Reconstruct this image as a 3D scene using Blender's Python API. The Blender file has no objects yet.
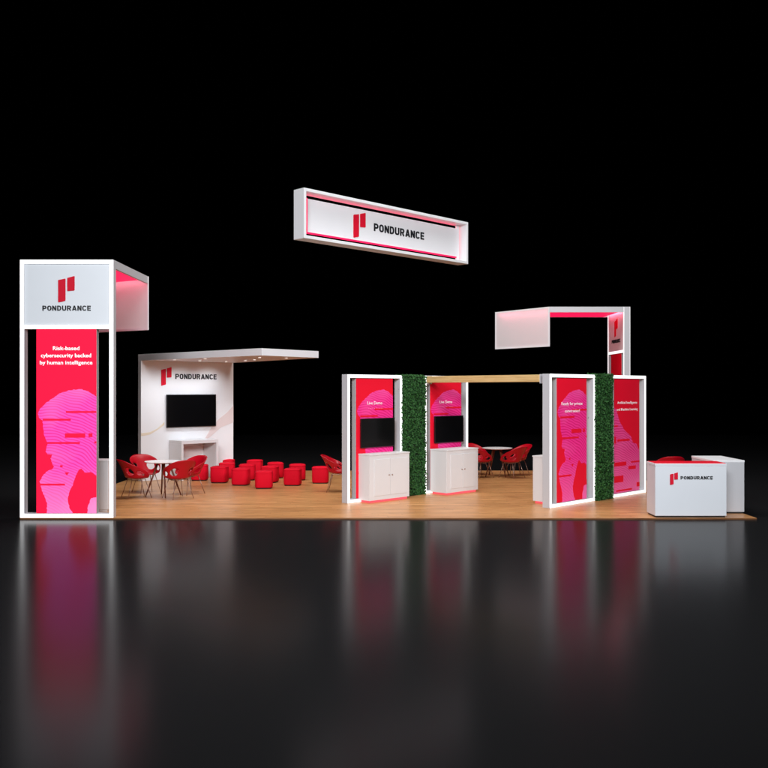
import bpy, bmesh, math, random
from mathutils import Vector, Matrix
from mathutils.geometry import tessellate_polygon
random.seed(7)
R = math.radians
S45 = math.sqrt(0.5)
scene = bpy.context.scene
COL = scene.collection

# ------------------------------------------------------------------ camera
cam_d = bpy.data.cameras.new('camera')
cam = bpy.data.objects.new('camera', cam_d); COL.objects.link(cam)
cam.location = (0.0, -15.8, 2.295)
cam.rotation_euler = (R(90), 0, 0)
cam_d.sensor_width = 36; cam_d.lens = 41.48
cam_d.shift_x = 4/768; cam_d.shift_y = 5.5/768
cam_d.clip_end = 300
scene.camera = cam

# ------------------------------------------------------------------ world and lamps (dark studio hall)
world = bpy.data.worlds.new('World'); scene.world = world
world.use_nodes = True
world.node_tree.nodes['Background'].inputs[0].default_value = (0, 0, 0, 1)
world.node_tree.nodes['Background'].inputs[1].default_value = 0.0

def area(name, loc, target, sx, sy, power, color=(1, 1, 1), spread=180):
    d = bpy.data.lights.new(name, 'AREA'); d.shape = 'RECTANGLE'
    d.size = sx; d.size_y = sy; d.energy = power; d.color = color; d.spread = R(spread)
    o = bpy.data.objects.new(name, d); COL.objects.link(o)
    o.location = loc
    o.rotation_euler = (Vector(target) - Vector(loc)).to_track_quat('-Z', 'Y').to_euler()
    return o
area('overhead_light', (0.3, 3.8, 14.5), (0.3, 3.8, 0), 11, 7, 1500, (1.0, 0.985, 0.965), 150)
area('front_light', (-3, -17, 9.0), (0.0, 3, 1.5), 6, 4, 760, (0.93, 0.96, 1.0), 90)
area('side_light', (9, -14, 9.5), (0.5, 4, 1.5), 5, 4, 520, (0.95, 0.97, 1.0), 90)

scene.view_settings.view_transform = 'Standard'
scene.view_settings.look = 'None'
scene.view_settings.exposure = 0
scene.view_settings.gamma = 1

# ------------------------------------------------------------------ materials
def lin(c):
    return tuple(((v/255)/12.92 if v/255 <= .04045 else ((v/255+.055)/1.055)**2.4) for v in c) + (1,)
def new_mat(name):
    m = bpy.data.materials.new(name); m.use_nodes = True
    return m, m.node_tree.nodes, m.node_tree.links, m.node_tree.nodes['Principled BSDF']
def mat(name, col, rough=.5, metal=0, emit=None, es=0, noise=.0, nscale=30, bump=0, coat=0, spec=.5):
    m, N, L, p = new_mat(name)
    p.inputs['Specular IOR Level'].default_value = spec
    p.inputs['Base Color'].default_value = col
    p.inputs['Roughness'].default_value = rough
    p.inputs['Metallic'].default_value = metal
    if coat: p.inputs['Coat Weight'].default_value = coat
    if emit:
        p.inputs['Emission Color'].default_value = emit
        p.inputs['Emission Strength'].default_value = es
    if noise or bump:
        tc = N.new('ShaderNodeTexCoord'); nt = N.new('ShaderNodeTexNoise')
        nt.inputs['Scale'].default_value = nscale; nt.inputs['Detail'].default_value = 6
        L.new(tc.outputs['Object'], nt.inputs['Vector'])
    if noise:
        mx = N.new('ShaderNodeMix'); mx.data_type = 'RGBA'; mx.blend_type = 'MULTIPLY'
        mx.inputs[0].default_value = 1
        rp = N.new('ShaderNodeMapRange'); rp.inputs[3].default_value = 1-noise; rp.inputs[4].default_value = 1+noise
        L.new(nt.outputs['Fac'], rp.inputs[0])
        mx.inputs[6].default_value = col
        L.new(rp.outputs[0], mx.inputs[7]); L.new(mx.outputs[2], p.inputs['Base Color'])
    if bump:
        b = N.new('ShaderNodeBump'); b.inputs['Strength'].default_value = bump; b.inputs['Distance'].default_value = .01
        L.new(nt.outputs['Fac'], b.inputs['Height']); L.new(b.outputs[0], p.inputs['Normal'])
    return m

M = {}
M['white'] = mat('white_laminate', (.84, .84, .86, 1), .35, noise=.02, nscale=3)
M['frame'] = mat('white_frame_paint', (.53, .53, .555, 1), .4, noise=.02, nscale=4)
M['cabinet'] = mat('white_cabinet_paint', (.72, .705, .71, 1), .42, noise=.02, nscale=5)
M['panelgrey'] = mat('pale_grey_panel', (.80, .83, .87, 1), .5, noise=.02, nscale=3, spec=.2)
M['boxside'] = mat('grey_box_side', (.40, .40, .41, 1), .5, noise=.02)
M['led'] = mat('white_led_edge', (.9, .9, .9, 1), .4, emit=(1, 1, 1, 1), es=1.1)
def fabric_mat():
    m, N, L, p = new_mat('translucent_white_fabric')
    p.inputs['Base Color'].default_value = (.84, .83, .84, 1); p.inputs['Roughness'].default_value = .8
    p.inputs['Specular IOR Level'].default_value = .1
    tr = N.new('ShaderNodeBsdfTranslucent'); tr.inputs[0].default_value = (.9, .9, .9, 1)
    mx = N.new('ShaderNodeMixShader'); mx.inputs[0].default_value = .30
    out = [n for n in N if n.type == 'OUTPUT_MATERIAL'][0]
    L.new(p.outputs[0], mx.inputs[1]); L.new(tr.outputs[0], mx.inputs[2]); L.new(mx.outputs[0], out.inputs[0])
    return m
M['fabric'] = fabric_mat()
M['led_red'] = mat('red_led_strip', (.3, .01, .03, 1), .5, emit=(1, .11, .13, 1), es=1.1, spec=.1)
M['led_sign'] = mat('sign_led_strip', (.3, .01, .03, 1), .5, emit=(1, .008, .09, 1), es=1.4, spec=.1)
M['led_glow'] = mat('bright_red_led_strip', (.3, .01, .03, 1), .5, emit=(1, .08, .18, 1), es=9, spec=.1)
M['added_wash'] = mat('added_pink_wash', (.6, .3, .4, 1), .5, emit=(1, .22, .33, 1), es=16, spec=.1)  # added glow, tucked out of view, brightens the canopy panels
M['counter'] = mat('pale_grey_counter_laminate', (.70, .725, .765, 1), .45, noise=.02, nscale=3)
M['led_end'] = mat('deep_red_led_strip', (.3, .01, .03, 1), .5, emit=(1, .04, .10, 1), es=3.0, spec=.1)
M['ceiling'] = mat('backlit_red_ceiling', (.3, .01, .03, 1), .5, emit=(1.0, .012, .10, 1), es=1.0, spec=.1)
M['red'] = mat('red_print', lin((236, 20, 48)), .5, spec=.2)
M['redlit'] = mat('backlit_red_print', (.2, .003, .012, 1), .6, emit=(1.0, .010, .060, 1), es=.98, spec=.1)
M['logo_red'] = mat('logo_red', lin((214, 22, 48)), .5, spec=.15)
M['black'] = mat('black_lettering', (.008, .009, .012, 1), .45)
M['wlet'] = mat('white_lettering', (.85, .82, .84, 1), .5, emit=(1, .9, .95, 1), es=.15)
M['wletlit'] = mat('backlit_white_lettering', (.85, .85, .85, 1), .5, emit=(1, .95, .95, 1), es=.8)
M['tvcase'] = mat('black_tv_casing', (.006, .006, .007, 1), .35)
M['screen'] = mat('black_tv_screen', (.003, .003, .0035, 1), .13, spec=.35)
M['pouf'] = mat('red_pouf_fabric', lin((212, 10, 38)), .75, spec=.12, noise=.08, nscale=60, bump=.1)
M['poufbase'] = mat('dark_pouf_base', (.01, .008, .008, 1), .6)
M['chair'] = mat('red_chair_plastic', lin((176, 5, 27)), .36, spec=.3)
M['chrome'] = mat('brushed_steel_leg', (.42, .27, .22, 1), .35, metal=.9)
M['walnut'] = mat('walnut_leg', lin((104, 52, 30)), .45, noise=.2, nscale=20)
M['tabletop'] = mat('white_table_top', (.85, .85, .85, 1), .25)
M['seam'] = mat('door_gap_shadow_line', (.30, .28, .28, 1), .6)
M['redtop'] = mat('red_counter_top', lin((235, 8, 40)), .35)
M['lamp'] = mat('downlight_lens', (.9, .9, .9, 1), .4, emit=(1, .96, .9, 1), es=1.1)
M['ribbon_gold'] = mat('pale_gold_print', (.78, .68, .54, 1), .5)
M['ribbon_pink'] = mat('pale_pink_print', (.77, .66, .65, 1), .5)
M['leafcore'] = mat('dark_hedge_backing', (.008, .02, .008, 1), .9)

def wood(name, c1, c2, c3, plank=None, rough=.35, axis=0):
    m, N, L, p = new_mat(name)
    tc = N.new('ShaderNodeTexCoord'); mp = N.new('ShaderNodeMapping')
    sc = [22, 22, 22]; sc[axis] = .9
    mp.inputs['Scale'].default_value = sc
    L.new(tc.outputs['Object'], mp.inputs[0])
    nt = N.new('ShaderNodeTexNoise'); nt.inputs['Scale'].default_value = 2.2; nt.inputs['Detail'].default_value = 8
    nt.inputs['Roughness'].default_value = .6; nt.inputs['Distortion'].default_value = .6
    L.new(mp.outputs[0], nt.inputs['Vector'])
    cr = N.new('ShaderNodeValToRGB'); e = cr.color_ramp.elements
    e[0].position = .3; e[0].color = c1; e[1].position = .72; e[1].color = c3
    x = e.new(.5); x.color = c2
    L.new(nt.outputs['Fac'], cr.inputs[0])
    out = cr.outputs[0]
    if plank:
        bk = N.new('ShaderNodeTexBrick')
        bk.inputs['Scale'].default_value = 1
        bk.inputs['Brick Width'].default_value = 2.2; bk.inputs['Row Height'].default_value = plank
        bk.inputs['Mortar Size'].default_value = .0045; bk.inputs['Mortar Smooth'].default_value = .3
        bk.inputs['Color1'].default_value = (.80, .77, .74, 1); bk.inputs['Color2'].default_value = (1.10, 1.10, 1.10, 1)
        bk.inputs['Mortar'].default_value = (.35, .3, .27, 1); bk.offset = 0
        # every row of planks starts at its own random offset
        sp = N.new('ShaderNodeSeparateXYZ'); L.new(tc.outputs['Object'], sp.inputs[0])
        dv = N.new('ShaderNodeMath'); dv.operation = 'DIVIDE'; dv.inputs[1].default_value = plank; L.new(sp.outputs['Y'], dv.inputs[0])
        fl = N.new('ShaderNodeMath'); fl.operation = 'FLOOR'; L.new(dv.outputs[0], fl.inputs[0])
        wn = N.new('ShaderNodeTexWhiteNoise'); wn.noise_dimensions = '1D'; L.new(fl.outputs[0], wn.inputs['W'])
        ma = N.new('ShaderNodeMath'); ma.operation = 'MULTIPLY_ADD'; ma.inputs[1].default_value = 7.3
        L.new(wn.outputs['Value'], ma.inputs[0]); L.new(sp.outputs['X'], ma.inputs[2])
        cb = N.new('ShaderNodeCombineXYZ'); L.new(ma.outputs[0], cb.inputs['X']); L.new(sp.outputs['Y'], cb.inputs['Y'])
        L.new(cb.outputs[0], bk.inputs['Vector'])
        mx = N.new('ShaderNodeMix'); mx.data_type = 'RGBA'; mx.blend_type = 'MULTIPLY'; mx.inputs[0].default_value = 1
        L.new(out, mx.inputs[6]); L.new(bk.outputs['Color'], mx.inputs[7]); out = mx.outputs[2]
        bp = N.new('ShaderNodeBump'); bp.inputs['Strength'].default_value = .15; bp.inputs['Distance'].default_value = .003
        L.new(bk.outputs['Fac'], bp.inputs['Height']); bp.invert = True
        L.new(bp.outputs[0], p.inputs['Normal'])
    L.new(out, p.inputs['Base Color'])
    p.inputs['Roughness'].default_value = rough
    return m
M['floorwood'] = wood('oak_plank_flooring', (.24, .085, .025, 1), (.58, .275, .098, 1), (.80, .45, .20, 1), .085, .36)
M['beamwood'] = wood('pale_pine_timber', (.50, .30, .11, 1), (.68, .45, .19, 1), (.78, .55, .26, 1), None, .5)

def hall_floor_mat():
    m, N, L, p = new_mat('glossy_black_hall_floor')
    p.inputs['Base Color'].default_value = (.0115, .0115, .0123, 1)
    p.inputs['Roughness'].default_value = .27
    p.inputs['Specular IOR Level'].default_value = .13
    tc = N.new('ShaderNodeTexCoord'); nt = N.new('ShaderNodeTexNoise'); nt.inputs['Scale'].default_value = .5; nt.inputs['Detail'].default_value = 4
    L.new(tc.outputs['Object'], nt.inputs['Vector'])
    rp = N.new('ShaderNodeMapRange'); rp.inputs[3].default_value = .175; rp.inputs[4].default_value = .205
    L.new(nt.outputs['Fac'], rp.inputs[0]); L.new(rp.outputs[0], p.inputs['Roughness'])
    df = N.new('ShaderNodeBsdfDiffuse'); df.inputs[0].default_value = (.0115, .0115, .0123, 1)
    mx = N.new('ShaderNodeMixShader'); mx.inputs[0].default_value = .43
    out = [n for n in N if n.type == 'OUTPUT_MATERIAL'][0]
    L.new(p.outputs[0], mx.inputs[1]); L.new(df.outputs[0], mx.inputs[2]); L.new(mx.outputs[0], out.inputs[0])
    return m
M['hall'] = hall_floor_mat()

def print_mat(name, base, line, light, emis=0, ctr=(-.25, 0, .35)):
    # wavy contour-line print; local x/z of the panel
    m, N, L, p = new_mat(name)
    tc = N.new('ShaderNodeTexCoord'); mp = N.new('ShaderNodeMapping')
    mp.inputs['Location'].default_value = ctr
    L.new(tc.outputs['Object'], mp.inputs[0])
    w = N.new('ShaderNodeTexWave'); w.wave_type = 'RINGS'; w.rings_direction = 'Y'
    w.inputs['Scale'].default_value = 6.2; w.inputs['Distortion'].default_value = 11.0
    w.inputs['Detail'].default_value = 1.5; w.inputs['Detail Scale'].default_value = .32
    L.new(mp.outputs[0], w.inputs['Vector'])
    cr = N.new('ShaderNodeValToRGB'); e = cr.color_ramp.elements
    e[0].position = .0; e[0].color = line; e[1].position = .6; e[1].color = base
    L.new(w.outputs['Fac'], cr.inputs[0])
    # large soft lighter patches of the artwork
    n2 = N.new('ShaderNodeTexNoise'); n2.inputs['Scale'].default_value = 1.1; n2.inputs['Detail'].default_value = 1
    L.new(tc.outputs['Object'], n2.inputs['Vector'])
    r2 = N.new('ShaderNodeMapRange'); r2.inputs[1].default_value = .5; r2.inputs[2].default_value = .8
    r2.inputs[3].default_value = 0; r2.inputs[4].default_value = .5
    L.new(n2.outputs['Fac'], r2.inputs[0])
    sx = N.new('ShaderNodeSeparateXYZ'); L.new(tc.outputs['Object'], sx.inputs[0])
    r3 = N.new('ShaderNodeMapRange'); r3.inputs[1].default_value = .95; r3.inputs[2].default_value = .1
    r3.inputs[3].default_value = 0; r3.inputs[4].default_value = .62
    L.new(sx.outputs['Z'], r3.inputs[0])
    ad = N.new('ShaderNodeMath'); ad.operation = 'ADD'; ad.use_clamp = True
    L.new(r2.outputs[0], ad.inputs[0]); L.new(r3.outputs[0], ad.inputs[1])
    mx = N.new('ShaderNodeMix'); mx.data_type = 'RGBA'
    L.new(ad.outputs[0], mx.inputs[0]); L.new(cr.outputs[0], mx.inputs[6]); mx.inputs[7].default_value = light
    L.new(mx.outputs[2], p.inputs['Base Color'])
    p.inputs['Roughness'].default_value = .5; p.inputs['Specular IOR Level'].default_value = .15
    if emis:
        L.remove(p.inputs['Base Color'].links[0]); p.inputs['Base Color'].default_value = (.2, .02, .1, 1)
        L.new(mx.outputs[2], p.inputs['Emission Color']); p.inputs['Emission Strength'].default_value = emis
    return m
M['pink'] = print_mat('pink_contour_print', lin((246, 54, 146)), lin((222, 26, 112)), lin((250, 110, 180)))
M['pinklit'] = print_mat('backlit_pink_contour_print', (1.0, .078, .52, 1), (.80, .022, .27, 1), (1.0, .30, .62, 1), .97)
M['pinkmut'] = print_mat('rose_contour_print', lin((244, 76, 148)), lin((214, 42, 112)), lin((248, 116, 176)))

def leaf_mat():
    m, N, L, p = new_mat('hedge_leaf')
    g = N.new('ShaderNodeObjectInfo'); tc = N.new('ShaderNodeTexCoord')
    nt = N.new('ShaderNodeTexNoise'); nt.inputs['Scale'].default_value = 28; nt.inputs['Detail'].default_value = 3
    L.new(tc.outputs['Object'], nt.inputs['Vector'])
    cr = N.new('ShaderNodeValToRGB'); e = cr.color_ramp.elements
    e[0].position = .35; e[0].color = (.004, .024, .007, 1); e[1].position = .66; e[1].color = (.050, .170, .040, 1)
    L.new(nt.outputs['Fac'], cr.inputs[0]); L.new(cr.outputs[0], p.inputs['Base Color'])
    p.inputs['Roughness'].default_value = .6; p.inputs['Specular IOR Level'].default_value = .2
    return m
M['leaf'] = leaf_mat()

# ------------------------------------------------------------------ helpers
def box(bm, x0, x1, y0, y1, z0, z1):
    vs = [bm.verts.new((x, y, z)) for z in (z0, z1) for x, y in ((x0, y0), (x1, y0), (x1, y1), (x0, y1))]
    for f in ((0, 3, 2, 1), (4, 5, 6, 7), (0, 1, 5, 4), (1, 2, 6, 5), (2, 3, 7, 6), (3, 0, 4, 7)):
        bm.faces.new([vs[i] for i in f])
def prism(bm, pts, z0, z1):
    a = [bm.verts.new((x, y, z0)) for x, y in pts]; b = [bm.verts.new((x, y, z1)) for x, y in pts]
    n = len(pts)
    bm.faces.new(list(reversed(a))); bm.faces.new(b)
    for i in range(n):
        bm.faces.new((a[i], a[(i+1) % n], b[(i+1) % n], b[i]))
def slab_xz(bm, pts, y0, y1):
    """polygon in x,z extruded from y0 (front) to y1"""
    a = [bm.verts.new((x, y0, z)) for x, z in pts]; b = [bm.verts.new((x, y1, z)) for x, z in pts]
    n = len(pts)
    for i, j, k in tessellate_polygon([[Vector((x, z, 0)) for x, z in pts]]):
        bm.faces.new((a[i], a[j], a[k])); bm.faces.new((b[k], b[j], b[i]))
    for i in range(n):
        bm.faces.new((a[(i+1) % n], a[i], b[i], b[(i+1) % n]))
def ring(bm, W, z0, z1, bar, y0, y1, x0=0, cross=None):
    """rectangular picture-frame solid in x,z; cross = (za, zb) adds a rail"""
    xs = [x0, x0+bar, x0+W-bar, x0+W]
    zs = [z0, z0+bar] + (list(cross) if cross else []) + [z1-bar, z1]
    solid = {}
    for i in range(len(xs)-1):
        for k in range(len(zs)-1):
            rail = (k == 0 or k == len(zs)-2 or (cross and k == 2))
            solid[i, k] = (i != 1) or bool(rail)
    vc = {}
    def v(x, y, z):
        key = (round(x, 6), round(y, 6), round(z, 6))
        if key not in vc: vc[key] = bm.verts.new((x, y, z))
        return vc[key]
    for (i, k), s in solid.items():
        if not s: continue
        xa, xb, za, zb = xs[i], xs[i+1], zs[k], zs[k+1]
        bm.faces.new((v(xa, y0, za), v(xb, y0, za), v(xb, y0, zb), v(xa, y0, zb)))
        bm.faces.new((v(xa, y1, za), v(xa, y1, zb), v(xb, y1, zb), v(xb, y1, za)))
        if not solid.get((i-1, k)): bm.faces.new((v(xa, y0, za), v(xa, y0, zb), v(xa, y1, zb), v(xa, y1, za)))
        if not solid.get((i+1, k)): bm.faces.new((v(xb, y0, za), v(xb, y1, za), v(xb, y1, zb), v(xb, y0, zb)))
        if not solid.get((i, k-1)): bm.faces.new((v(xa, y0, za), v(xa, y1, za), v(xb, y1, za), v(xb, y0, za)))
        if not solid.get((i, k+1)): bm.faces.new((v(xa, y0, zb), v(xb, y0, zb), v(xb, y1, zb), v(xa, y1, zb)))
def tube(bm, p0, p1, r0, r1, n=10):
    p0, p1 = Vector(p0), Vector(p1); d = (p1-p0)
    q = d.to_track_quat('Z', 'Y'); A = []; B = []
    for i in range(n):
        a = 2*math.pi*i/n; c = Vector((math.cos(a), math.sin(a), 0))
        A.append(bm.verts.new(p0+q @ (c*r0))); B.append(bm.verts.new(p1+q @ (c*r1)))
    for i in range(n): bm.faces.new((A[i], A[(i+1) % n], B[(i+1) % n], B[i]))
    bm.faces.new(list(reversed(A))); bm.faces.new(B)
def lathe(bm, prof, n=48):
    rings = []
    for r, z in prof:
        if r < 1e-5: rings.append([bm.verts.new((0, 0, z))])
        else: rings.append([bm.verts.new((r*math.cos(2*math.pi*i/n), r*math.sin(2*math.pi*i/n), z)) for i in range(n)])
    for a, b in zip(rings, rings[1:]):
        for i in range(n):
            j = (i+1) % n
            if len(a) == 1: bm.faces.new((a[0], b[i], b[j]))
            elif len(b) == 1: bm.faces.new((a[i], a[j], b[0]))
            else: bm.faces.new((a[i], a[j], b[j], b[i]))
def obj(name, bm, m, parent=None, bevel=0, smooth=False, loc=None):
    me = bpy.data.meshes.new(name)
    bmesh.ops.recalc_face_normals(bm, faces=bm.faces) if bm.faces else None
    if smooth:
        for f in bm.faces: f.smooth = True
    bm.to_mesh(me); bm.free()
    me.materials.append(m)
    o = bpy.data.objects.new(name, me); COL.objects.link(o)
    if parent: o.parent = parent
    if loc: o.location = loc
    if bevel:
        b = o.modifiers.new('bevel', 'BEVEL'); b.width = bevel; b.segments = 2; b.limit_method = 'ANGLE'
        b.harden_normals = False
    return o
def NB(): return bmesh.new()
def thing(name, label, cat, loc=(0, 0, 0), rz=0, group=None):
    o = bpy.data.objects.new(name, None); COL.objects.link(o)
    o.empty_display_size = .2
    o.location = loc; o.rotation_euler = (0, 0, rz); tag(o, label, cat, group)
    return o
def tag(o, label, cat, group=None):
    o['label'] = label; o['category'] = cat
    if group: o['group'] = group
    return o
def structure(o): o['kind'] = 'structure'; return o
def copy_tree(o, parent=None):
    c = o.copy(); COL.objects.link(c); c.parent = parent
    for ch in list(o.children): copy_tree(ch, c)
    return c

def arc(cx, cy, rx, ry, a0, a1, n=6):
    return [(cx+rx*math.cos(R(a0+(a1-a0)*i/n)), cy+ry*math.sin(R(a0+(a1-a0)*i/n))) for i in range(n+1)]
SW = .205; h_ = SW/2
def _o(w=.70, c=.24):
    l, r_, b, t = h_, w-h_, h_, 1-h_
    return arc(r_-c, t-c, c, c, 90, 0)+arc(r_-c, b+c, c, c, 0, -90)+arc(l+c, b+c, c, c, -90, -180)+arc(l+c, t-c, c, c, 180, 90)[:-1]
GLYPH = {  # strokes as centre lines, cap height 1: (points, closed); width
 'P': ([([(h_, 0), (h_, 1-h_)]+[(.40, 1-h_)]+arc(.40, .665, .195, .2325, 90, -90)[1:]+[(SW, .4325)], 0)], .70),
 'O': ([(_o(), 1)], .70),
 'N': ([([(h_, 0), (h_, 1)], 0), ([(.70-h_, 0), (.70-h_, 1)], 0), ([(SW*.98, .86), (.70-SW*.98, .14)], 0)], .70),
 'D': ([([(h_, h_), (.36, h_)]+arc(.36, .5, .238, .3975, -90, 90)[1:]+[(h_, 1-h_)], 1)], .70),
 'U': ([([(h_, 1)]+arc(h_+.25, h_+.25, .25, .25, 180, 270)+arc(.70-h_-.25, h_+.25, .25, .25, 270, 360)+[(.70-h_, 1)], 0)], .70),
 'R': ([([(h_, 0), (h_, 1-h_)]+[(.40, 1-h_)]+arc(.40, .68, .195, .2175, 90, -90)[1:]+[(SW, .4625)], 0), ([(.42, .352), (.62, .0)], 0)], .74),
 'A': ([([(h_*.9, 0), (.345, 1-h_*.98), (.415, 1-h_*.98), (.76-h_*.9, 0)], 0), ([(.27, .27), (.49, .27)], 0)], .76),
 'C': ([(arc(.70-h_-.20, 1-h_-.24, .20, .24, 20, 90)+arc(h_+.24, 1-h_-.24, .24, .24, 90, 180)+arc(h_+.24, h_+.24, .24, .24, 180, 270)+arc(.70-h_-.20, h_+.24, .20, .24, 270, 340), 0)], .70),
 'E': ([([(.60, h_), (h_, h_), (h_, 1-h_), (.60, 1-h_)], 0), ([(SW, .5), (.56, .5)], 0)], .60),
}
def stroke(bm, pts, closed, sw, y0, y1, fx, fz):
    n = len(pts); P_ = [Vector(p) for p in pts]; Lf, Rt = [], []
    for i in range(n):
        a = P_[i-1] if (i or closed) else None; b = P_[(i+1) % n] if (i < n-1 or closed) else None
        p = P_[i]
        d0 = (p-a).normalized() if a is not None and (p-a).length > 1e-6 else None
        d1 = (b-p).normalized() if b is not None and (b-p).length > 1e-6 else None
        d0 = d0 or d1; d1 = d1 or d0
        n0 = Vector((-d0.y, d0.x)); n1 = Vector((-d1.y, d1.x)); m_ = (n0+n1).normalized()
        k = sw/2/max(.35, m_.dot(n0))
        Lf.append(p+m_*k); Rt.append(p-m_*k)
    V = [[bm.verts.new((fx(q.x), yy, fz(q.y))) for q in side] for yy in (y0, y1) for side in (Lf, Rt)]
    seg = n if closed else n-1
    for i in range(seg):
        j = (i+1) % n
        bm.faces.new((V[0][i], V[1][i], V[1][j], V[0][j])); bm.faces.new((V[2][i], V[2][j], V[3][j], V[3][i]))
        bm.faces.new((V[0][i], V[0][j], V[2][j], V[2][i])); bm.faces.new((V[1][i], V[3][i], V[3][j], V[1][j]))
    if not closed:
        bm.faces.new((V[0][0], V[2][0], V[3][0], V[1][0])); bm.faces.new((V[0][-1], V[1][-1], V[3][-1], V[2][-1]))
def wordmark(x, z, w, h, y, m, name, parent, depth):
    word = 'PONDURANCE'; gap = .135
    tot = sum(GLYPH[c][1] for c in word)+gap*(len(word)-1)
    k = w/tot; cx = 0; bm = NB()
    for c in word:
        for q, (pts, cl) in enumerate(GLYPH[c][0]):
            dd = depth+.0004*q
            # drop doubled points
            pp = [pts[0]]
            for p in pts[1:]:
                if math.dist(p, pp[-1]) > .004: pp.append(p)
            stroke(bm, pp, cl, SW, y-dd, y, lambda u, o=cx: x+(u+o)*k, lambda v: z+v*h)
        cx += GLYPH[c][1]+gap
    return obj(name, bm, m, parent)

def text_mesh(lines, m, name, parent, bold=.012, depth=.004):
    """lines: (string, x_left, z_base, width, cap_height) laid out in the local x,z plane, facing -y; y in the last item"""
    for s, x, z, w, h, y in lines:
        if s == 'PONDURANCE':
            wordmark(x, z, w, h, y, m, name, parent, depth); continue
        bm = NB()
        cu = bpy.data.curves.new('t', 'FONT'); cu.body = s; cu.size = 1; cu.offset = bold; cu.extrude = 0
        cu.resolution_u = 3
        t = bpy.data.objects.new('t', cu); COL.objects.link(t)
        bpy.context.view_layer.update()
        me = bpy.data.meshes.new_from_object(t.evaluated_get(bpy.context.evaluated_depsgraph_get()))
        bpy.data.objects.remove(t)
        xs = [v.co.x for v in me.vertices]; x0, x1 = min(xs), max(xs)
        cap = .70
        kx = w/(x1-x0); kz = h/cap
        for v in me.vertices:
            v.co = Vector((x+(v.co.x-x0)*kx, y, z+v.co.y*kz))
        bm.from_mesh(me); bpy.data.meshes.remove(me)
        fs = sorted(((min(v.co.x for v in f.verts), max(v.co.x for v in f.verts), f.index) for f in bm.faces))
        cuts = []; reach = fs[0][1]
        for a_, b_, _ in fs:
            if a_ > reach+h*.30: cuts.append((a_+reach)/2)
            reach = max(reach, b_)
        if s[0] == '-': cuts = []
        for lo, hi in zip([-1e9]+cuts, cuts+[1e9]):
            w_ = bm.copy()
            bmesh.ops.delete(w_, geom=[v for v in w_.verts if not lo < v.co.x < hi], context='VERTS')
            geo = bmesh.ops.extrude_face_region(w_, geom=list(w_.faces))
            bmesh.ops.translate(w_, verts=[g for g in geo['geom'] if isinstance(g, bmesh.types.BMVert)], vec=(0, -depth, 0))
            obj(name, w_, m, parent)
        bm.free()
def rounded(pts, r=.035, n=3):
    out = []; N = len(pts)
    for i in range(N):
        p = Vector(pts[i]); a = Vector(pts[i-1]); b = Vector(pts[(i+1) % N])
        da = (a-p).normalized(); db = (b-p).normalized()
        q0 = p+da*r; q1 = p+db*r
        for k in range(n+1):
            t = k/n; out.append(tuple((1-t)**2*q0+2*t*(1-t)*p+t*t*q1))
    return out
def logo_mark(parent, x, z, h, y, depth=.012):
    k = h/137.0
    a = [(0, 0), (38, 9), (38, 124), (0, 116)]
    b = [(47, 59), (85, 62), (85, 137), (47, 127)]
    for poly in (a, b):
        bm = NB(); slab_xz(bm, [(x+u*k, z+v*k) for u, v in rounded(poly, 4)], y-depth, y)
        obj('emblem_bar', bm, M['logo_red'], parent)

# ------------------------------------------------------------------ the ground
bm = NB(); box(bm, -34, 34, -26, 29.5, -.20, -.025)
structure(obj('floor', bm, M['hall']))
bm = NB(); box(bm, -6.43, 6.73, 0.0, 9.25, -.0245, 0.0)
tag(obj('stage_platform', bm, M['floorwood'], bevel=.002), 'low rectangular oak plank platform under the whole exhibition stand', 'platform')

# ------------------------------------------------------------------ printed head artwork (units: banner width = 310)
HEAD = [(140,170),(150,145),(175,120),(215,90),(250,65),(300,48),(360,42),(400,52),(442,80),(442,490),(430,480),(410,470),(380,472),(365,452),(350,460),(335,490),(320,540),(300,580),(295,620),(305,660),(320,683),(185,683),(188,630),(175,600),(160,560),(148,520),(165,490),(190,465),(215,455),(225,440),(215,430),(205,400),(215,380),(190,378),(180,365),(185,340),(190,320),(180,300),(170,270),(165,205),(150,195)]
CORNER = [(442,600),(415,605),(400,640),(395,683),(442,683)]
BARS = [(285,442,155,165),(165,310,195,205),(280,385,270,293),(402,422,270,290),(185,357,315,325),(150,280,530,540),(255,268,435,445),(410,442,570,600),(432,442,312,322)]
HILL = [(0,630),(0,195),(12,198),(14,215),(26,262),(52,310),(84,343),(96,378),(116,386),(130,428),(130,630)]
def jitter(pts, amp, step, rnd):
    out = []
    n = len(pts)
    for i in range(n):
        a = Vector(pts[i]); b = Vector(pts[(i+1) % n]); L = (b-a).length
        out.append(tuple(a))
        edge = abs(a.x-b.x) < .01 or a.y == b.y
        if edge: continue
        k = int(L//step)
        nrm = Vector((-(b-a).y, (b-a).x)).normalized() if L else Vector((0, 0))
        for j in range(1, k+1):
            t = j/(k+1)
            out.append(tuple(a.lerp(b, t)+nrm*rnd.uniform(-amp, amp)))
    return out
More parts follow.
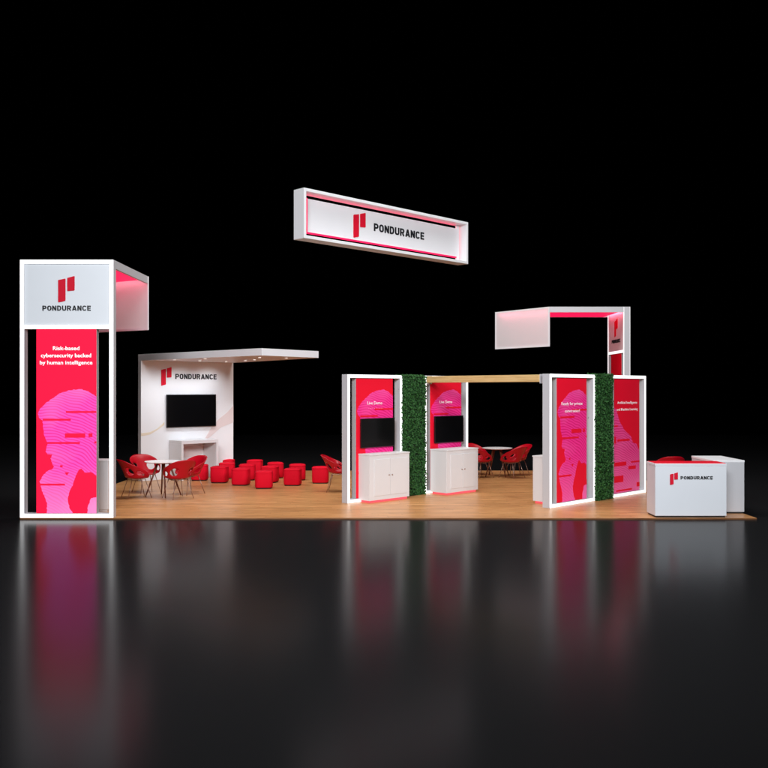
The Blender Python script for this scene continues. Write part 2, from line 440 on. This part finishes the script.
def head_art(parent, x0, z0, bw, y, mpink, mred):
    """x0,z0: lower-left of the printed banner; bw its width"""
    k = bw/310.0; rnd = random.Random(3)
    conv = lambda p: (x0+(p[0]-132)*k, z0+(683-p[1])*k)
    bm = NB()
    slab_xz(bm, [conv(p) for p in jitter(HEAD, 2.2, 9, rnd)][::-1], y-.003, y-.0005)
    obj('head_silhouette', bm, mpink, parent)
    bm = NB(); slab_xz(bm, [conv(p) for p in jitter(CORNER, 2.2, 9, rnd)][::-1], y-.003, y-.0005)
    obj('pink_patch', bm, mpink, parent)
    for a, b, c, d in BARS:
        bm = NB(); box(bm, x0+(a-132)*k, x0+(b-132)*k, y-.006, y-.0035, z0+(683-d)*k, z0+(683-c)*k)
        obj('red_bar', bm, mred, parent)
    bm = NB(); slab_xz(bm, [conv(p) for p in ((278,472),(290,488),(302,472))], y-.006, y-.0035)
    obj('red_notch', bm, mred, parent)
def hill_art(parent, x0, z0, bw, y, mpink, mred):
    rnd = random.Random(5); H = 2.44
    f = lambda p: (x0+p[0]/130*bw, z0+H*(1-(p[1]-47)/583.0))
    bm = NB()
    slab_xz(bm, [f(p) for p in jitter(HILL, 1.0, 6, rnd)], y-.003, y-.0005)
    obj('contour_silhouette', bm, mpink, parent)
    for a, b, c, d in ((0, 18, 283, 290), (0, 8, 340, 375), (15, 78, 355, 366), (0, 60, 472, 492), (85, 130, 474, 482), (72, 110, 498, 515), (0, 45, 542, 575), (10, 90, 614, 622), (115, 130, 588, 610)):
        xa, za = f((a, d)); xb, zb = f((b, c))
        bm = NB(); box(bm, xa, xb, y-.006, y-.0035, za, zb)
        obj('red_bar', bm, mred, parent)

# ------------------------------------------------------------------ display frames (light box in a lit frame)
FH, FB, FD = 2.60, .072, .17
def display_frame(label, x, y, W, art, text=None, rz=R(45), slabw=1.08):
    t = thing('display_frame', label, 'display frame', (x, y, 0), rz, 'lit display frames on the stand')
    bm = NB(); ring(bm, W, 0, FH, FB, .006, FD)
    obj('frame', bm, M['frame'], t, .004)
    bm = NB(); ring(bm, W-.008, .004, FH-.004, FB-.012, 0, .005, x0=.004)
    obj('led_edge', bm, M['led'], t)
    x0 = (W-slabw)/2
    z0, z1 = FB+.001, FH-FB-.001
    bm = NB(); box(bm, x0, x0+slabw, .035, FD-.012, z0, z1)
    p = obj('light_box', bm, M['boxside'], t, .003)
    bm = NB(); box(bm, x0+.004, x0+slabw-.004, .031, .0345, z0+.003, z1-.003)
    obj('banner', bm, M['red'], t)
    if art == 'head': head_art(t, x0+.004, z0+.003, slabw-.008, .031, M['pink'], M['red'])
    else: hill_art(t, x0+.004, z0+.003, slabw-.008, .031, M['pinkmut'], M['red'])
    if text:
        text_mesh([(s, x0+a*slabw, z, w*slabw, h, .0265) for s, a, z, w, h in text], M['wlet'], 'lettering', t, .008, .002)
    return t
display_frame('leftmost lit white frame, with a Live Demo banner and television', -.652, 2.0, 1.60, 'head',
              [('Live Demo', .30, 1.985, .40, .062), ('- - - -   - - -   - - - -', .33, 1.90, .38, .016)])
display_frame('lit white frame with a Live Demo banner, right of the left hedge', .98, 3.63, 1.50, 'head',
              [('Live Demo', .30, 1.985, .40, .062), ('- - - -   - - -   - - - -', .33, 1.90, .38, .016)])
display_frame('lit white frame with the private conversation banner, at the right end of the wooden beam', 3.278, 1.28, 1.64, 'head',
              [('Ready for private', .15, 1.985, .70, .060), ('conversation?', .26, 1.84, .50, .060)])
display_frame('lit white frame with the Artificial Intelligence banner, rightmost, beside the reception counter', 4.83, 2.83, 1.56, 'hill',
              [('Artificial Intelligence', .12, 1.985, .78, .055), ('and Machine Learning', .10, 1.84, .82, .055)])

# ------------------------------------------------------------------ hedges
def hedge(label, x, y, w, d, h, n, seed):
    rnd = random.Random(seed)
    t = thing('hedge_wall', label, 'hedge', (x, y, 0), R(45), 'upright green hedges between the frames')
    bm = NB(); box(bm, .02, w-.02, .02, d-.02, 0, h-.03)
    obj('backing', bm, M['leafcore'], t)
    bm = NB()
    areas = [('f', w*h), ('b', w*h*.5), ('l', d*h), ('r', d*h), ('t', w*d*1.3)]
    tot = sum(a for _, a in areas)
    for side, a in areas:
        for _ in range(int(n*a/tot)):
            u = rnd.random(); v = rnd.random(); off = rnd.uniform(-.02, .02) if rnd.random() > .06 else rnd.uniform(-.05, -.02)
            if side == 'f': c = Vector((u*w, off, v*h)); nn = Vector((0, -1, 0))
            elif side == 'b': c = Vector((u*w, d-off, v*h)); nn = Vector((0, 1, 0))
            elif side == 'l': c = Vector((off, u*d, v*h)); nn = Vector((-1, 0, 0))
            elif side == 'r': c = Vector((w-off, u*d, v*h)); nn = Vector((1, 0, 0))
            else: c = Vector((u*w, v*d, h-.02+off)); nn = Vector((0, 0, 1))
            nn = (nn+Vector((rnd.gauss(0, .55), rnd.gauss(0, .55), rnd.gauss(0, .55)+.25))).normalized()
            q = nn.to_track_quat('Z', 'Y')
            L = rnd.uniform(.018, .036); wd = L*rnd.uniform(.45, .65); a0 = rnd.random()*6.283
            ca, sa = math.cos(a0), math.sin(a0)
            pts = [(-L, 0, 0), (-.2*L, -wd, .15*L), (L, 0, -.1*L), (-.2*L, wd, .15*L)]
            vs = [bm.verts.new(c+q @ Vector((px*ca-py*sa, px*sa+py*ca, pz))) for px, py, pz in pts]
            bm.faces.new((vs[0], vs[1], vs[2])); bm.faces.new((vs[0], vs[2], vs[3]))
    me = bpy.data.meshes.new('foliage'); bm.to_mesh(me); bm.free(); me.materials.append(M['leaf'])
    o = bpy.data.objects.new('foliage', me); COL.objects.link(o); o.parent = t
    return t
hedge('tall dark green hedge panel between the two Live Demo frames', .50, 3.10, .70, .24, 2.61, 13000, 1)
hedge('tall dark green hedge panel between the conversation and Artificial Intelligence frames', 4.46, 2.40, .62, .24, 2.62, 12000, 2)

# ------------------------------------------------------------------ timber beam
t = thing('wooden_beam', 'pale wooden beam bridging the left hedge and the private conversation frame', 'beam', (1.02, 3.62, 2.445), math.atan2(1.46-3.62, 3.10-1.02))
bm = NB(); box(bm, 0, math.hypot(2.08, 2.16), 0, .20, 0, .14)
obj('timber', bm, M['beamwood'], t, .006)
bm = NB(); box(bm, -.012, -.001, .02, .18, -.03, .15); box(bm, math.hypot(2.08, 2.16)+.001, math.hypot(2.08, 2.16)+.012, .02, .18, -.03, .15)
obj('end_bracket', bm, M['frame'], t)

# ------------------------------------------------------------------ cabinets with glowing plinths
def cabinet(label, x, y, W, D, H=.985, rz=R(45), doors=True):
    t = thing('cabinet', label, 'cabinet', (x, y, 0), rz, 'white cabinets with glowing red plinths')
    bm = NB(); box(bm, .045, W-.045, .04, D-.03, .001, .044)
    obj('glowing_plinth', bm, M['led_red'], t)
    bm = NB(); box(bm, 0, W, .012, D, .045, H-.03)
    obj('carcass', bm, M['cabinet'], t, .004)
    bm = NB(); box(bm, -.006, W+.006, .0, D, H-.029, H)
    obj('worktop', bm, M['cabinet'], t, .004)
    if doors:
        m_ = .13; mid = W/2
        for a, b, hx in ((m_, mid-.003, mid-.045), (mid+.003, W-m_+.06, mid+.045)):
            bm = NB(); box(bm, a, b, .002, .0115, .13, H-.11)
            d_ = obj('door', bm, M['cabinet'], t, .002)
            bm = NB(); tube(bm, (hx, .002, H*.55), (hx, -.022, H*.55), .007, .011, 12)
            obj('knob', bm, M['chrome'], d_, smooth=True)
    return t
cabinet('white two door cabinet with red glowing base below the leftmost Live Demo screen', -.20, 2.02, 1.17, .40)
cabinet('white two door cabinet with red glowing base right of the left hedge', 1.452, 3.36, 1.08, .49)
cabinet('narrow visible white cabinet with red glowing base behind the private conversation frame', 3.78+.02, 2.78+.02, 1.10, .52, .96, R(225), True).location = (3.86, 2.88, 0)

def tv(label, x, y, z, w, h, rz, glare=False):
    t = thing('television', label, 'television', (x, y, z), rz, 'black wall mounted televisions')
    bm = NB(); box(bm, 0, w, .0, .035, 0, h)
    obj('casing', bm, M['tvcase'], t, .004)
    bm = NB(); box(bm, .012, w-.012, -.003, -.0005, .018, h-.012)
    obj('screen', bm, M['screen'], t)
    bm = NB(); box(bm, w*.3, w*.7, .036, .055, h*.3, h*.7)
    obj('wall_bracket', bm, M['tvcase'], t)
    return t
def on_frame(x, y, lx, ly):   # local point of a 45-degree frame in world x,y
    return x+S45*lx-S45*ly, y+S45*lx+S45*ly
a = on_frame(-.652, 2.0, .36, -.026); tv('black flat television on the leftmost Live Demo banner', a[0], a[1], 1.10, .98, .60, R(45))
a = on_frame(.98, 3.63, .32, -.026); tv('black flat television on the Live Demo banner right of the left hedge', a[0], a[1], 1.10, .98, .60, R(45))

# ------------------------------------------------------------------ towers
def tower_box(t, W, H, hz, art):
    """front frame of a tower in local coords: x 0..W, front at y=0"""
    bm = NB(); ring(bm, W, 0, H, .078, .006, .16, cross=(hz, hz+.078))
    obj('frame', bm, M['frame'], t, .004)
    bm = NB(); ring(bm, W-.006, .003, H-.003, .070, 0, .005, x0=.003, cross=(hz+.004, hz+.074))
    obj('led_edge', bm, M['led'], t)
    bm = NB(); box(bm, .0785, W-.0785, .02, .13, hz+.0785, H-.0785)
    obj('header_panel', bm, M['panelgrey'], t)
def tower_slab(t, x0, w, zt, lit, y0=.02):
    bm = NB(); box(bm, x0, x0+w, y0+.005, .145, .0785, zt)
    obj('light_box', bm, M['boxside'], t, .003)
    bm = NB(); box(bm, x0+.003, x0+w-.003, y0, y0+.0045, .081, zt-.002)
    obj('banner', bm, M['redlit'] if lit else M['red'], t)

TW, TH = 1.672, 4.616
HZ = 3.375      # underside of the header rail
t1 = thing('branded_tower', 'tall white lit tower with backlit Risk-based cybersecurity banner, at the left end', 'tower', (-6.436, .012, 0), 0, 'tall logo towers with red canopy arms')
tower_box(t1, TW, TH, HZ, 'head')
tower_slab(t1, .285, 1.08, HZ-.001, True)
head_art(t1, .288, .081, 1.074, .02, M['pinklit'], M['redlit'])
text_mesh([('Risk-based', .585, 3.0, .475, .068, .016), ('cybersecurity backed', .37, 2.872, .90, .068, .016), ('by human intelligence', .352, 2.744, .94, .068, .016)], M['wletlit'], 'lettering', t1, .014, .003)
logo_mark(t1, .68, HZ+.475, .475, .0195)
text_mesh([('PONDURANCE', .398, HZ+.33, .865, .090, .0195)], M['black'], 'lettering', t1, .035, .008)
def end_panel(t, a, b, H, ph):
    """fabric sheet stretched in a thin rectangular frame from plan point a to b; n points away from the stand side"""
    L_ = (b-a).length
    e = bpy.data.objects.new('end_panel', None); COL.objects.link(e); e.parent = t
    e.location = (a.x, a.y, H-ph); e.rotation_euler = (0, 0, math.atan2((b-a).y, (b-a).x))
    bm = NB(); ring(bm, L_, 0, ph-.001, .045, -.028, 0); obj('panel_frame', bm, M['white'], e)
    bm = NB(); vs = [bm.verts.new(c) for c in ((.0455, -.022, .0455), (L_-.0455, -.022, .0455), (L_-.0455, -.022, ph-.0465), (.0455, -.022, ph-.0465))]
    bm.faces.new(vs); obj('fabric', bm, M['fabric'], e)
def wash(t, a, b, z, name='added_wash_strip'):
    """unseen glowing strip added to wash the tower panels pink, along plan points a-b"""
    d = (b-a).normalized(); n = Vector((-d.y, d.x))*.012
    bm = NB(); prism(bm, [tuple(a-n), tuple(b-n), tuple(b+n), tuple(a+n)], z-.014, z)
    obj(name, bm, M['added_wash'], t)

# canopy arm: roof slab, lit red soffit, angled end panel.  right edge short, left edge long
def canopy_arm(t, W, H, pr, pl, thick, ph, zoff=0.0):
    """roof ring from y=.16 back to pr (x=W side) / pl (x=0 side)"""
    bm = NB(); prism(bm, [(0, .165), (W, .165), (W, pr), (0, pl)], H-.035, H)
    # perimeter fascia
    prism(bm, [(0, .165), (.05, .165), (.05, pl-.06), (0, pl)], H-thick, H-.0355)
    prism(bm, [(W-.05, .165), (W, .165), (W, pr), (W-.05, pr)], H-thick, H-.0355)
    obj('canopy_roof', bm, M['frame'], t)
    bm = NB(); prism(bm, [(.055, .17), (W-.055, .17), (W-.055, pr-.14), (.055, pl-.20)], H-.085, H-.05)
    obj('lit_ceiling', bm, M['ceiling'], t)
    d = Vector((-W, pl-pr)).normalized(); n = Vector((-d.y, d.x))
    if n.y < 0: n = -n
    end_panel(t, Vector((W, pr)), Vector((0, pl)), H, ph)
    wash(t, Vector((.10, pl-.150)), Vector((W-.10, pr-.085)), H-.0355)
canopy_arm(t1, TW, TH, 2.34, 3.36, .145, 1.10)

# right tower: faces outward (+x); mirrored arm. local y runs towards -x after a 90 degree turn
TH2 = 4.482; HZ2 = 3.27
t2 = thing('branded_tower', 'tall white tower with red emblem on its inner face, behind the rightmost frame', 'tower', (6.61, 7.58, 0), R(90), 'tall logo towers with red canopy arms')
tower_box(t2, TW, TH2, HZ2, 'head')
tower_slab(t2, .30, 1.07, HZ2-.001, False)
# inner face (towards the stand): white header sheet, logo and red banner facing local +y
bm = NB(); box(bm, .0785, TW-.0785, .131, .150, HZ2+.0785, TH2-.0785); obj('inner_header', bm, M['white'], t2)
bm = NB(); ring(bm, TW-.006, .003, TH2-.003, .066, .1605, .164, x0=.003, cross=(HZ2+.004, HZ2+.074)); obj('inner_led_edge', bm, M['led'], t2)
bm = NB(); box(bm, .303, 1.367, .1455, .150, .081, HZ2-.004); obj('inner_banner', bm, M['red'], t2)
inner = bpy.data.objects.new('inner_sign', None)
COL.objects.link(inner); inner.parent = t2; inner.location = (TW, .1505, 0); inner.rotation_euler = (0, 0, R(180))
logo_mark(inner, .70, HZ2+.46, .50, 0)
text_mesh([('PONDURANCE', .41, HZ2+.30, .86, .095, 0)], M['black'], 'lettering', inner, .035, .008)
# mirrored arm: front edge (x=0 side, nearest camera) short
def canopy_arm_m(t, W, H, p0, pW, thick, ph):
    bm = NB(); prism(bm, [(0, .168), (W, .168), (W, pW), (0, p0)], H-.035, H)
    prism(bm, [(0, .168), (.05, .168), (.05, p0), (0, p0)], H-thick, H-.0355)
    prism(bm, [(W-.05, .168), (W, .168), (W, pW), (W-.05, pW-.06)], H-thick, H-.0355)
    obj('canopy_roof', bm, M['frame'], t)
    bm = NB(); prism(bm, [(.055, .30), (W-.055, .30), (W-.055, pW-.20), (.055, p0-.14)], H-.14, H-.10)
    obj('lit_ceiling', bm, M['ceiling'], t)
    end_panel(t, Vector((W, pW)), Vector((0, p0)), H, ph)
    wash(t, Vector((.10, p0-.085)), Vector((W-.10, pW-.150)), H-.085)
    wash(t, Vector((.10, .235)), Vector((W-.10, .235)), H-.085)
canopy_arm_m(t2, TW, TH2, 2.12, 3.33, .145, 1.05)

# ------------------------------------------------------------------ hanging sign
sg = thing('hanging_sign', 'long white rectangular sign box with red light lines, floating above the stand', 'sign', (-1.575, 2.54, 5.437), R(45.3))
SL, SH, SD = 5.38, 1.045, .33
bm = NB(); ring(bm, SL, 0, SH, .065, 0, SD); obj('box_frame', bm, M['white'], sg, .004)
bm = NB(); box(bm, .22, SL-.22, .20, .235, .1825, SH-.160)
box(bm, .0655, .2195, .20, .235, .0655, SH-.0655); box(bm, SL-.2195, SL-.112, .20, .235, .0655, SH-.0655)
obj('sign_panel', bm, M['white'], sg)
bm = NB(); box(bm, .22, SL-.22, .196, .235, .152, .182)
obj('red_light_line', bm, M['led_sign'], sg)
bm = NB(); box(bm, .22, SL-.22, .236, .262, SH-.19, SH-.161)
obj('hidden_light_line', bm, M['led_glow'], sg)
bm = NB(); box(bm, .228, .256, .188, .1815+.018, .152, SH-.15)
obj('red_light_line', bm, M['led_sign'], sg)
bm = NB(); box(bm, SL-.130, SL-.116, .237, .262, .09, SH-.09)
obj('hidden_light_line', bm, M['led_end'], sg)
logo_mark(sg, 1.60, .225, .60, .1995)
text_mesh([('PONDURANCE', 2.24, .455, 1.70, .175, .1995)], M['black'], 'lettering', sg, .035, .01)

# ------------------------------------------------------------------ screen wall with canopy and downlights
WX, WY = -5.975, 6.32
wl = thing('presentation_wall', 'white logo wall with flat canopy roof, behind the left meeting table', 'wall', (WX, WY, 0), R(45))
WL = 2.80; ZC = 3.02
bm = NB(); box(bm, 0, WL, 0, .14, 0, ZC-.001); obj('wall_panel', bm, M['white'], wl, .003)
# canopy polygon in local coordinates (x along the wall, -y out)
def wl_loc(X, Y):
    dx, dy = X-WX, Y-WY; return (dx*S45+dy*S45, -dx*S45+dy*S45)
A_, B_, C_, D_ = (0, .14), wl_loc(-2.52, 3.06), wl_loc(-1.41, 4.53), (WL, .14)
bm = NB(); prism(bm, [A_, B_, C_, D_], ZC, ZC+.155); obj('canopy', bm, M['white'], wl, .004)
LMP = [(-5.0, 5.75), (-4.53, 6.45), (-3.98, 7.1), (-3.36, 6.3), (-3.05, 5.7), (-2.72, 4.2), (-2.15, 4.5), (-4.1, 4.95)]
for q_, (X, Y) in enumerate(LMP):
    lx, ly = wl_loc(X, Y)
    bm = NB(); lathe(bm, [(.0, -.010), (.028, -.010), (.036, -.001), (0, -.001)], 20)
    lo = obj('downlight', bm, M['lamp'], wl, smooth=False, loc=(lx, ly, ZC))
    ld = bpy.data.lights.new('downlight_beam', 'SPOT'); ld.energy = 52 if q_ < 3 else 42; ld.color = (.86, .94, 1); ld.spot_size = R(110); ld.spot_blend = .9; ld.shadow_soft_size = .05
    lb = bpy.data.objects.new('downlight_beam', ld); COL.objects.link(lb); lb.parent = lo; lb.location = (0, 0, -.03); lb.rotation_euler = (R(32 if q_ < 3 else 0), 0, 0)
logo_mark(wl, .57, 2.39, .48, -.0005)
text_mesh([('PONDURANCE', .985, 2.565, 1.265, .135, -.0005)], M['black'], 'lettering', wl, .035, .01)
def ribbon(top, bot, m, nm):
    bm = NB(); pts = top+bot[::-1]
    slab_xz(bm, pts[::-1], -.0045, -.0005)
    obj(nm, bm, m, wl)
ribbon([(.0, 1.20), (.25, 1.22), (.45, 1.30), (.66, 1.46)], [(0, 1.13), (.25, 1.16), (.45, 1.26), (.66, 1.39)], M['ribbon_gold'], 'gold_ribbon_print')
ribbon([(1.86, .96), (2.1, 1.30), (2.35, 1.52), (2.6, 1.68), (2.80, 1.86)], [(1.93, .96), (2.15, 1.10), (2.4, 1.28), (2.6, 1.34), (2.80, 1.40)], M['ribbon_pink'], 'pink_ribbon_print')
ribbon([(.95, .86), (1.3, .80), (1.6, .84), (1.9, .90)], [(.95, .60), (1.3, .52), (1.6, .55), (1.9, .62)], M['ribbon_pink'], 'pink_ribbon_print')
def wall_pt(lx, ly): return on_frame(WX, WY, lx, ly)
a = wall_pt(.70, -.062); tv('large black television on the white logo wall', a[0], a[1], 1.32, 1.50, .845, R(45))
# console under it
a = wall_pt(.79, -.60)
cn = thing('console_table', 'white open console table under the large television on the logo wall', 'console table', (a[0], a[1], 0), R(45))
bm = NB(); box(bm, 0, 1.11, 0, .585, .915, 1.0); obj('top', bm, M['cabinet'], cn, .003)
for x0 in (0, 1.05):
    bm = NB(); box(bm, x0, x0+.06, 0, .585, 0, .9145); obj('side_panel', bm, M['cabinet'], cn, .003)

# ------------------------------------------------------------------ service cabinet behind the left tower
t = thing('service_cabinet', 'plain white cabinet standing behind the left tower', 'cabinet', (-6.0, .80, 0), 0)
bm = NB(); box(bm, 0, .90, 0, .45, .04, .94); obj('carcass', bm, M['cabinet'], t, .004)
bm = NB(); box(bm, .02, .88, .02, .43, 0, .0395); obj('plinth', bm, M['cabinet'], t)
bm = NB(); box(bm, -.008, .908, -.008, .458, .9405, .965); obj('worktop', bm, M['cabinet'], t, .004)

# ------------------------------------------------------------------ reception counters
rc = thing('reception_counter', 'white reception counter with bright red top and logo, at the front right corner', 'counter', (4.93, .055, 0), 0)
bm = NB(); prism(bm, [(0, 0), (1.28, 0), (1.28, .50), (0, .50)], .03, .925); obj('body', bm, M['counter'], rc, .006)
bm = NB(); box(bm, .02, 1.26, .02, .48, .0, .0295); obj('plinth', bm, M['poufbase'], rc)
bm = NB(); box(bm, -.004, 1.284, -.004, .504, .9255, .968); obj('counter_top_edge', bm, M['counter'], rc, .004)
bm = NB(); box(bm, .012, 1.268, .012, .488, .9685, .976); obj('red_top', bm, M['redtop'], rc)
logo_mark(rc, .265, .585, .225, -.0005)
text_mesh([('PONDURANCE', .455, .685, .575, .058, -.0005)], M['black'], 'lettering', rc, .035, .008)
sc_ = thing('side_counter', 'plain white side counter behind the right end of the reception counter', 'counter', (6.165, .57, 0), 0)
bm = NB(); box(bm, 0, .575, 0, 1.13, .03, .945); obj('body', bm, M['frame'], sc_, .005)
bm = NB(); box(bm, .02, .555, .02, 1.11, 0, .0295); obj('plinth', bm, M['poufbase'], sc_)
bm = NB(); box(bm, -.004, .579, -.004, 1.134, .9455, .985); obj('top', bm, M['white'], sc_, .004)

# ------------------------------------------------------------------ poufs
def squircle(bm, n=4.2):
    for v in bm.verts:
        r = math.hypot(v.co.x, v.co.y)
        if r < 1e-5: continue
        c, s_ = abs(v.co.x/r), abs(v.co.y/r)
        k = (c**n+s_**n)**(-1/n)*.985
        v.co.x *= k; v.co.y *= k
def make_pouf():
    t = thing('pouf', 'x', 'pouf', (0, 0, 0), 0, 'red square poufs in front of the logo wall')
    bm = NB(); lathe(bm, [(0, .02), (.185, .02), (.200, .028), (.207, .05), (.209, .20), (.207, .36), (.200, .382), (.184, .396), (.10, .408), (0, .412)], 64)
    squircle(bm); c_ = obj('cushion', bm, M['pouf'], t, smooth=True)
    bm = NB(); lathe(bm, [(.206, .369), (.2125, .372), (.2125, .378), (.206, .381)], 64)
    squircle(bm); obj('piping', bm, M['pouf'], c_, smooth=True)
    bm = NB(); lathe(bm, [(0, 0), (.188, 0), (.192, .019), (0, .019)]); squircle(bm); obj('base', bm, M['poufbase'], t, smooth=False)
    return t
PF = [  # px of centre, y of bottom edge -> world below
 (199.8, 481.0, 'red square pouf between the left table chairs and the wall console'),
 (219.6, 483.3, 'red square pouf at the left end of the cluster, just right of the table chairs'),
 (227.0, 478.9, 'red square pouf directly behind the left end pouf of the cluster'),
 (226.9, 474.6, 'red square pouf at the back against the right edge of the logo wall'),
 (241.0, 485.8, 'red square pouf in the front row, left of the nearest pouf'),
 (247.3, 480.6, 'red square pouf half hidden behind the pouf left of the nearest one'),
 (254.9, 475.4, 'red square pouf in the back row, left of the other one back there'),
 (264.0, 489.0, 'nearest red square pouf, lowest in the picture, centre of the cluster'),
 (269.9, 483.0, 'red square pouf just behind the nearest pouf'),
 (275.5, 478.5, 'red square pouf at the back, behind and right of the nearest pouf'),
 (292.7, 486.0, 'red square pouf standing right of the nearest pouf, overlapping one behind it'),
 (297.5, 480.6, 'red square pouf partly hidden behind the front right pouf'),
 (320.4, 483.7, 'red square pouf standing alone at the right end, beside the lone chair'),
]
pouf0 = make_pouf()
for i, (px, py, lab) in enumerate(PF):
    r = 128.5/(py-389.5); Y = 15.8*(r-1)+.20; r2 = 1+Y/15.8; X = (px-380)*r2/56
    o = pouf0 if i == 0 else copy_tree(pouf0)
    o.location = (X, Y, .0005); o.rotation_euler = (0, 0, R((3, -5, 8, 1, -7, 5, -3, 4, -9, 12, -4, 6, 2)[i])); o['label'] = lab

# ------------------------------------------------------------------ tables
def make_table():
    t = thing('round_table', 'x', 'table', (0, 0, 0), 0, 'round white meeting tables')
    bm = NB(); lathe(bm, [(0, .728), (.375, .728), (.395, .740), (.400, .748), (.398, .752), (0, .752)], 64); obj('table_top', bm, M['tabletop'], t, smooth=False)
    bm = NB(); lathe(bm, [(0, .700), (.15, .700), (.16, .727), (0, .727)], 32); obj('underframe', bm, M['walnut'], t)
    for k in range(4):
        a = R(20+90*k)
        bm = NB(); tube(bm, (.12*math.cos(a), .12*math.sin(a), .715), (.375*math.cos(a), .375*math.sin(a), .0), .024, .013, 12)
        obj('leg', bm, M['walnut'], t, smooth=True)
    return t
tb0 = make_table(); tb0.location = (-4.665, 3.26, .0005); tb0['label'] = 'round white table on walnut legs, near the left tower'
tb1 = copy_tree(tb0); tb1.location = (3.10, 7.60, .0005); tb1.rotation_euler = (0, 0, R(8)); tb1['label'] = 'round white table on walnut legs, seen under the wooden beam'

# ------------------------------------------------------------------ armchairs
def make_chair():
    t = thing('armchair', 'x', 'chair', (0, 0, 0), 0, 'red pierced shell armchairs')
    nphi, nz = 60, 14
    pm = R(134)
    def top(phi):
        a = abs(math.degrees(phi))
        pts = [(0, .825), (20, .82), (38, .785), (60, .715), (85, .655), (110, .585), (134, .475)]
        for (a0, z0), (a1, z1) in zip(pts, pts[1:]):
            if a <= a1:
                s = (a-a0)/(a1-a0); return z0+(z1-z0)*s
        return pts[-1][1]
    def P(phi, v):
        zt = top(phi); zb = .435+.01*math.cos(phi)
        z = zb+(zt-zb)*v
        a = abs(math.degrees(phi))
        back = max(0, math.cos(phi))
        r = .225+.05*math.sin(min(1, v*1.5)*math.pi/2)+.125*back*v**2.4+.012*v
        return Vector((r*1.04*math.sin(phi), r*math.cos(phi)*(1.0 if back > 0 else 1.05), z))
    bm = NB()
    grid = [[bm.verts.new(P(-pm+2*pm*i/nphi, j/nz)) for j in range(nz+1)] for i in range(nphi+1)]
    holes = [(42, 19, .38, .24), (-42, 19, .38, .24), (90, 19, .45, .24), (-90, 19, .45, .24)]
    for i in range(nphi):
        for j in range(nz):
            ph = math.degrees(-pm+2*pm*(i+.5)/nphi); v = (j+.5)/nz
            if any(((ph-h0)/hw)**2+((v-v0)/vw)**2 < 1 for h0, hw, v0, vw in holes): continue
            bm.faces.new((grid[i][j], grid[i+1][j], grid[i+1][j+1], grid[i][j+1]))
    # seat pan joined to the wall ring
    nr = 6; prev = None
    def rimpt(i_):
        phi = -pm+2*pm*i_/nphi
        return grid[i_][0]
    full = [grid[i][0] for i in range(nphi+1)]
    extra = []
    ne = 20; p_end = grid[nphi][0].co.copy(); p_start = grid[0][0].co.copy()
    for k in range(1, ne):
        phi = pm+(2*math.pi-2*pm)*k/ne
        c = P(pm, 0); rr = Vector((c.x, c.y)).length
        lift = -.012*math.sin(math.pi*k/ne)
        extra.append(bm.verts.new((rr*math.sin(phi)*1.0, rr*math.cos(phi)*1.02-.015*math.sin(math.pi*k/ne), c.z+lift)))
    outer = full+extra
    n = len(outer); cur = outer
    for k in range(1, nr):
        s = 1-k/nr
        nxt = [bm.verts.new((v.co.x*s, v.co.y*s, .435-.03*(1-s*s)+(v.co.z-.435)*s*s)) for v in outer]
        for i in range(n): bm.faces.new((cur[i], cur[(i+1) % n], nxt[(i+1) % n], nxt[i]))
        cur = nxt
    c = bm.verts.new((0, 0, .405))
    for i in range(n): bm.faces.new((cur[i], cur[(i+1) % n], c))
    loose = [v for v in bm.verts if not v.link_faces]
    bmesh.ops.delete(bm, geom=loose, context='VERTS')
    # smooth the jagged hole edges
    for _ in range(3):
        bd = [v for v in bm.verts if any(e.is_boundary for e in v.link_edges)]
        new = {}
        for v in bd:
            nb = [e.other_vert(v).co for e in v.link_edges if e.is_boundary]
            if len(nb) == 2: new[v] = v.co*.5+(nb[0]+nb[1])*.25
        for v, co in new.items(): v.co = co
    s = obj('shell', bm, M['chair'], t, smooth=True)
    so = s.modifiers.new('thick', 'SOLIDIFY'); so.thickness = .014; so.offset = 0
    bm = NB()
    for sx in (-1, 1): box(bm, sx*.14-.012, sx*.14+.012, -.15, .15, .392, .404)
    box(bm, -.152, .152, -.012, .012, .380, .3915)
    obj('seat_frame', bm, M['chrome'], t)
    for sx, sy in ((-1, -1), (1, -1), (-1, 1), (1, 1)):
        bm = NB(); tube(bm, (sx*.145, sy*.14, .398), (sx*.235, sy*.25, 0), .0085, .0075, 8)
        obj('leg', bm, M['chrome'], t, smooth=True)
    return t
ch0 = make_chair()
T1 = (-4.665, 3.26); T2 = (3.10, 7.60)
CH = [
 (-5.18, 3.02, T1, 8, 'red armchair left of the left table, nearest the left tower'),
 (-5.22, 3.98, T1, 0, 'red armchair behind the left table, in front of the logo wall left edge'),
 (-4.27, 2.90, T1, -8, 'red armchair at the front right of the left table'),
 (-4.20, 3.66, T1, 10, 'red armchair right of the left table, beside the poufs'),
 (2.62, 7.25, T2, 0, 'red armchair left of the table under the beam, behind the white cabinet'),
 (2.62, 8.10, T2, -10, 'red armchair at the back left of the table under the beam'),
 (3.42, 7.15, T2, 8, 'red armchair at the front right of the table under the beam'),
 (3.66, 7.85, T2, 0, 'red armchair farthest right at the table under the beam'),
 (-.93, 4.15, (0.2, 4.1), 0, 'lone red armchair half hidden behind the leftmost Live Demo frame'),
 (6.43, 4.0, (6.3, 6.4), 0, 'red armchair behind the reception counter'),
]
for i, (x, y, tg, tw, lab) in enumerate(CH):
    o = ch0 if i == 0 else copy_tree(ch0)
    o.location = (x, y, .0005)
    o.rotation_euler = (0, 0, math.atan2(tg[0]-x, -(tg[1]-y))+R(tw)); o['label'] = lab
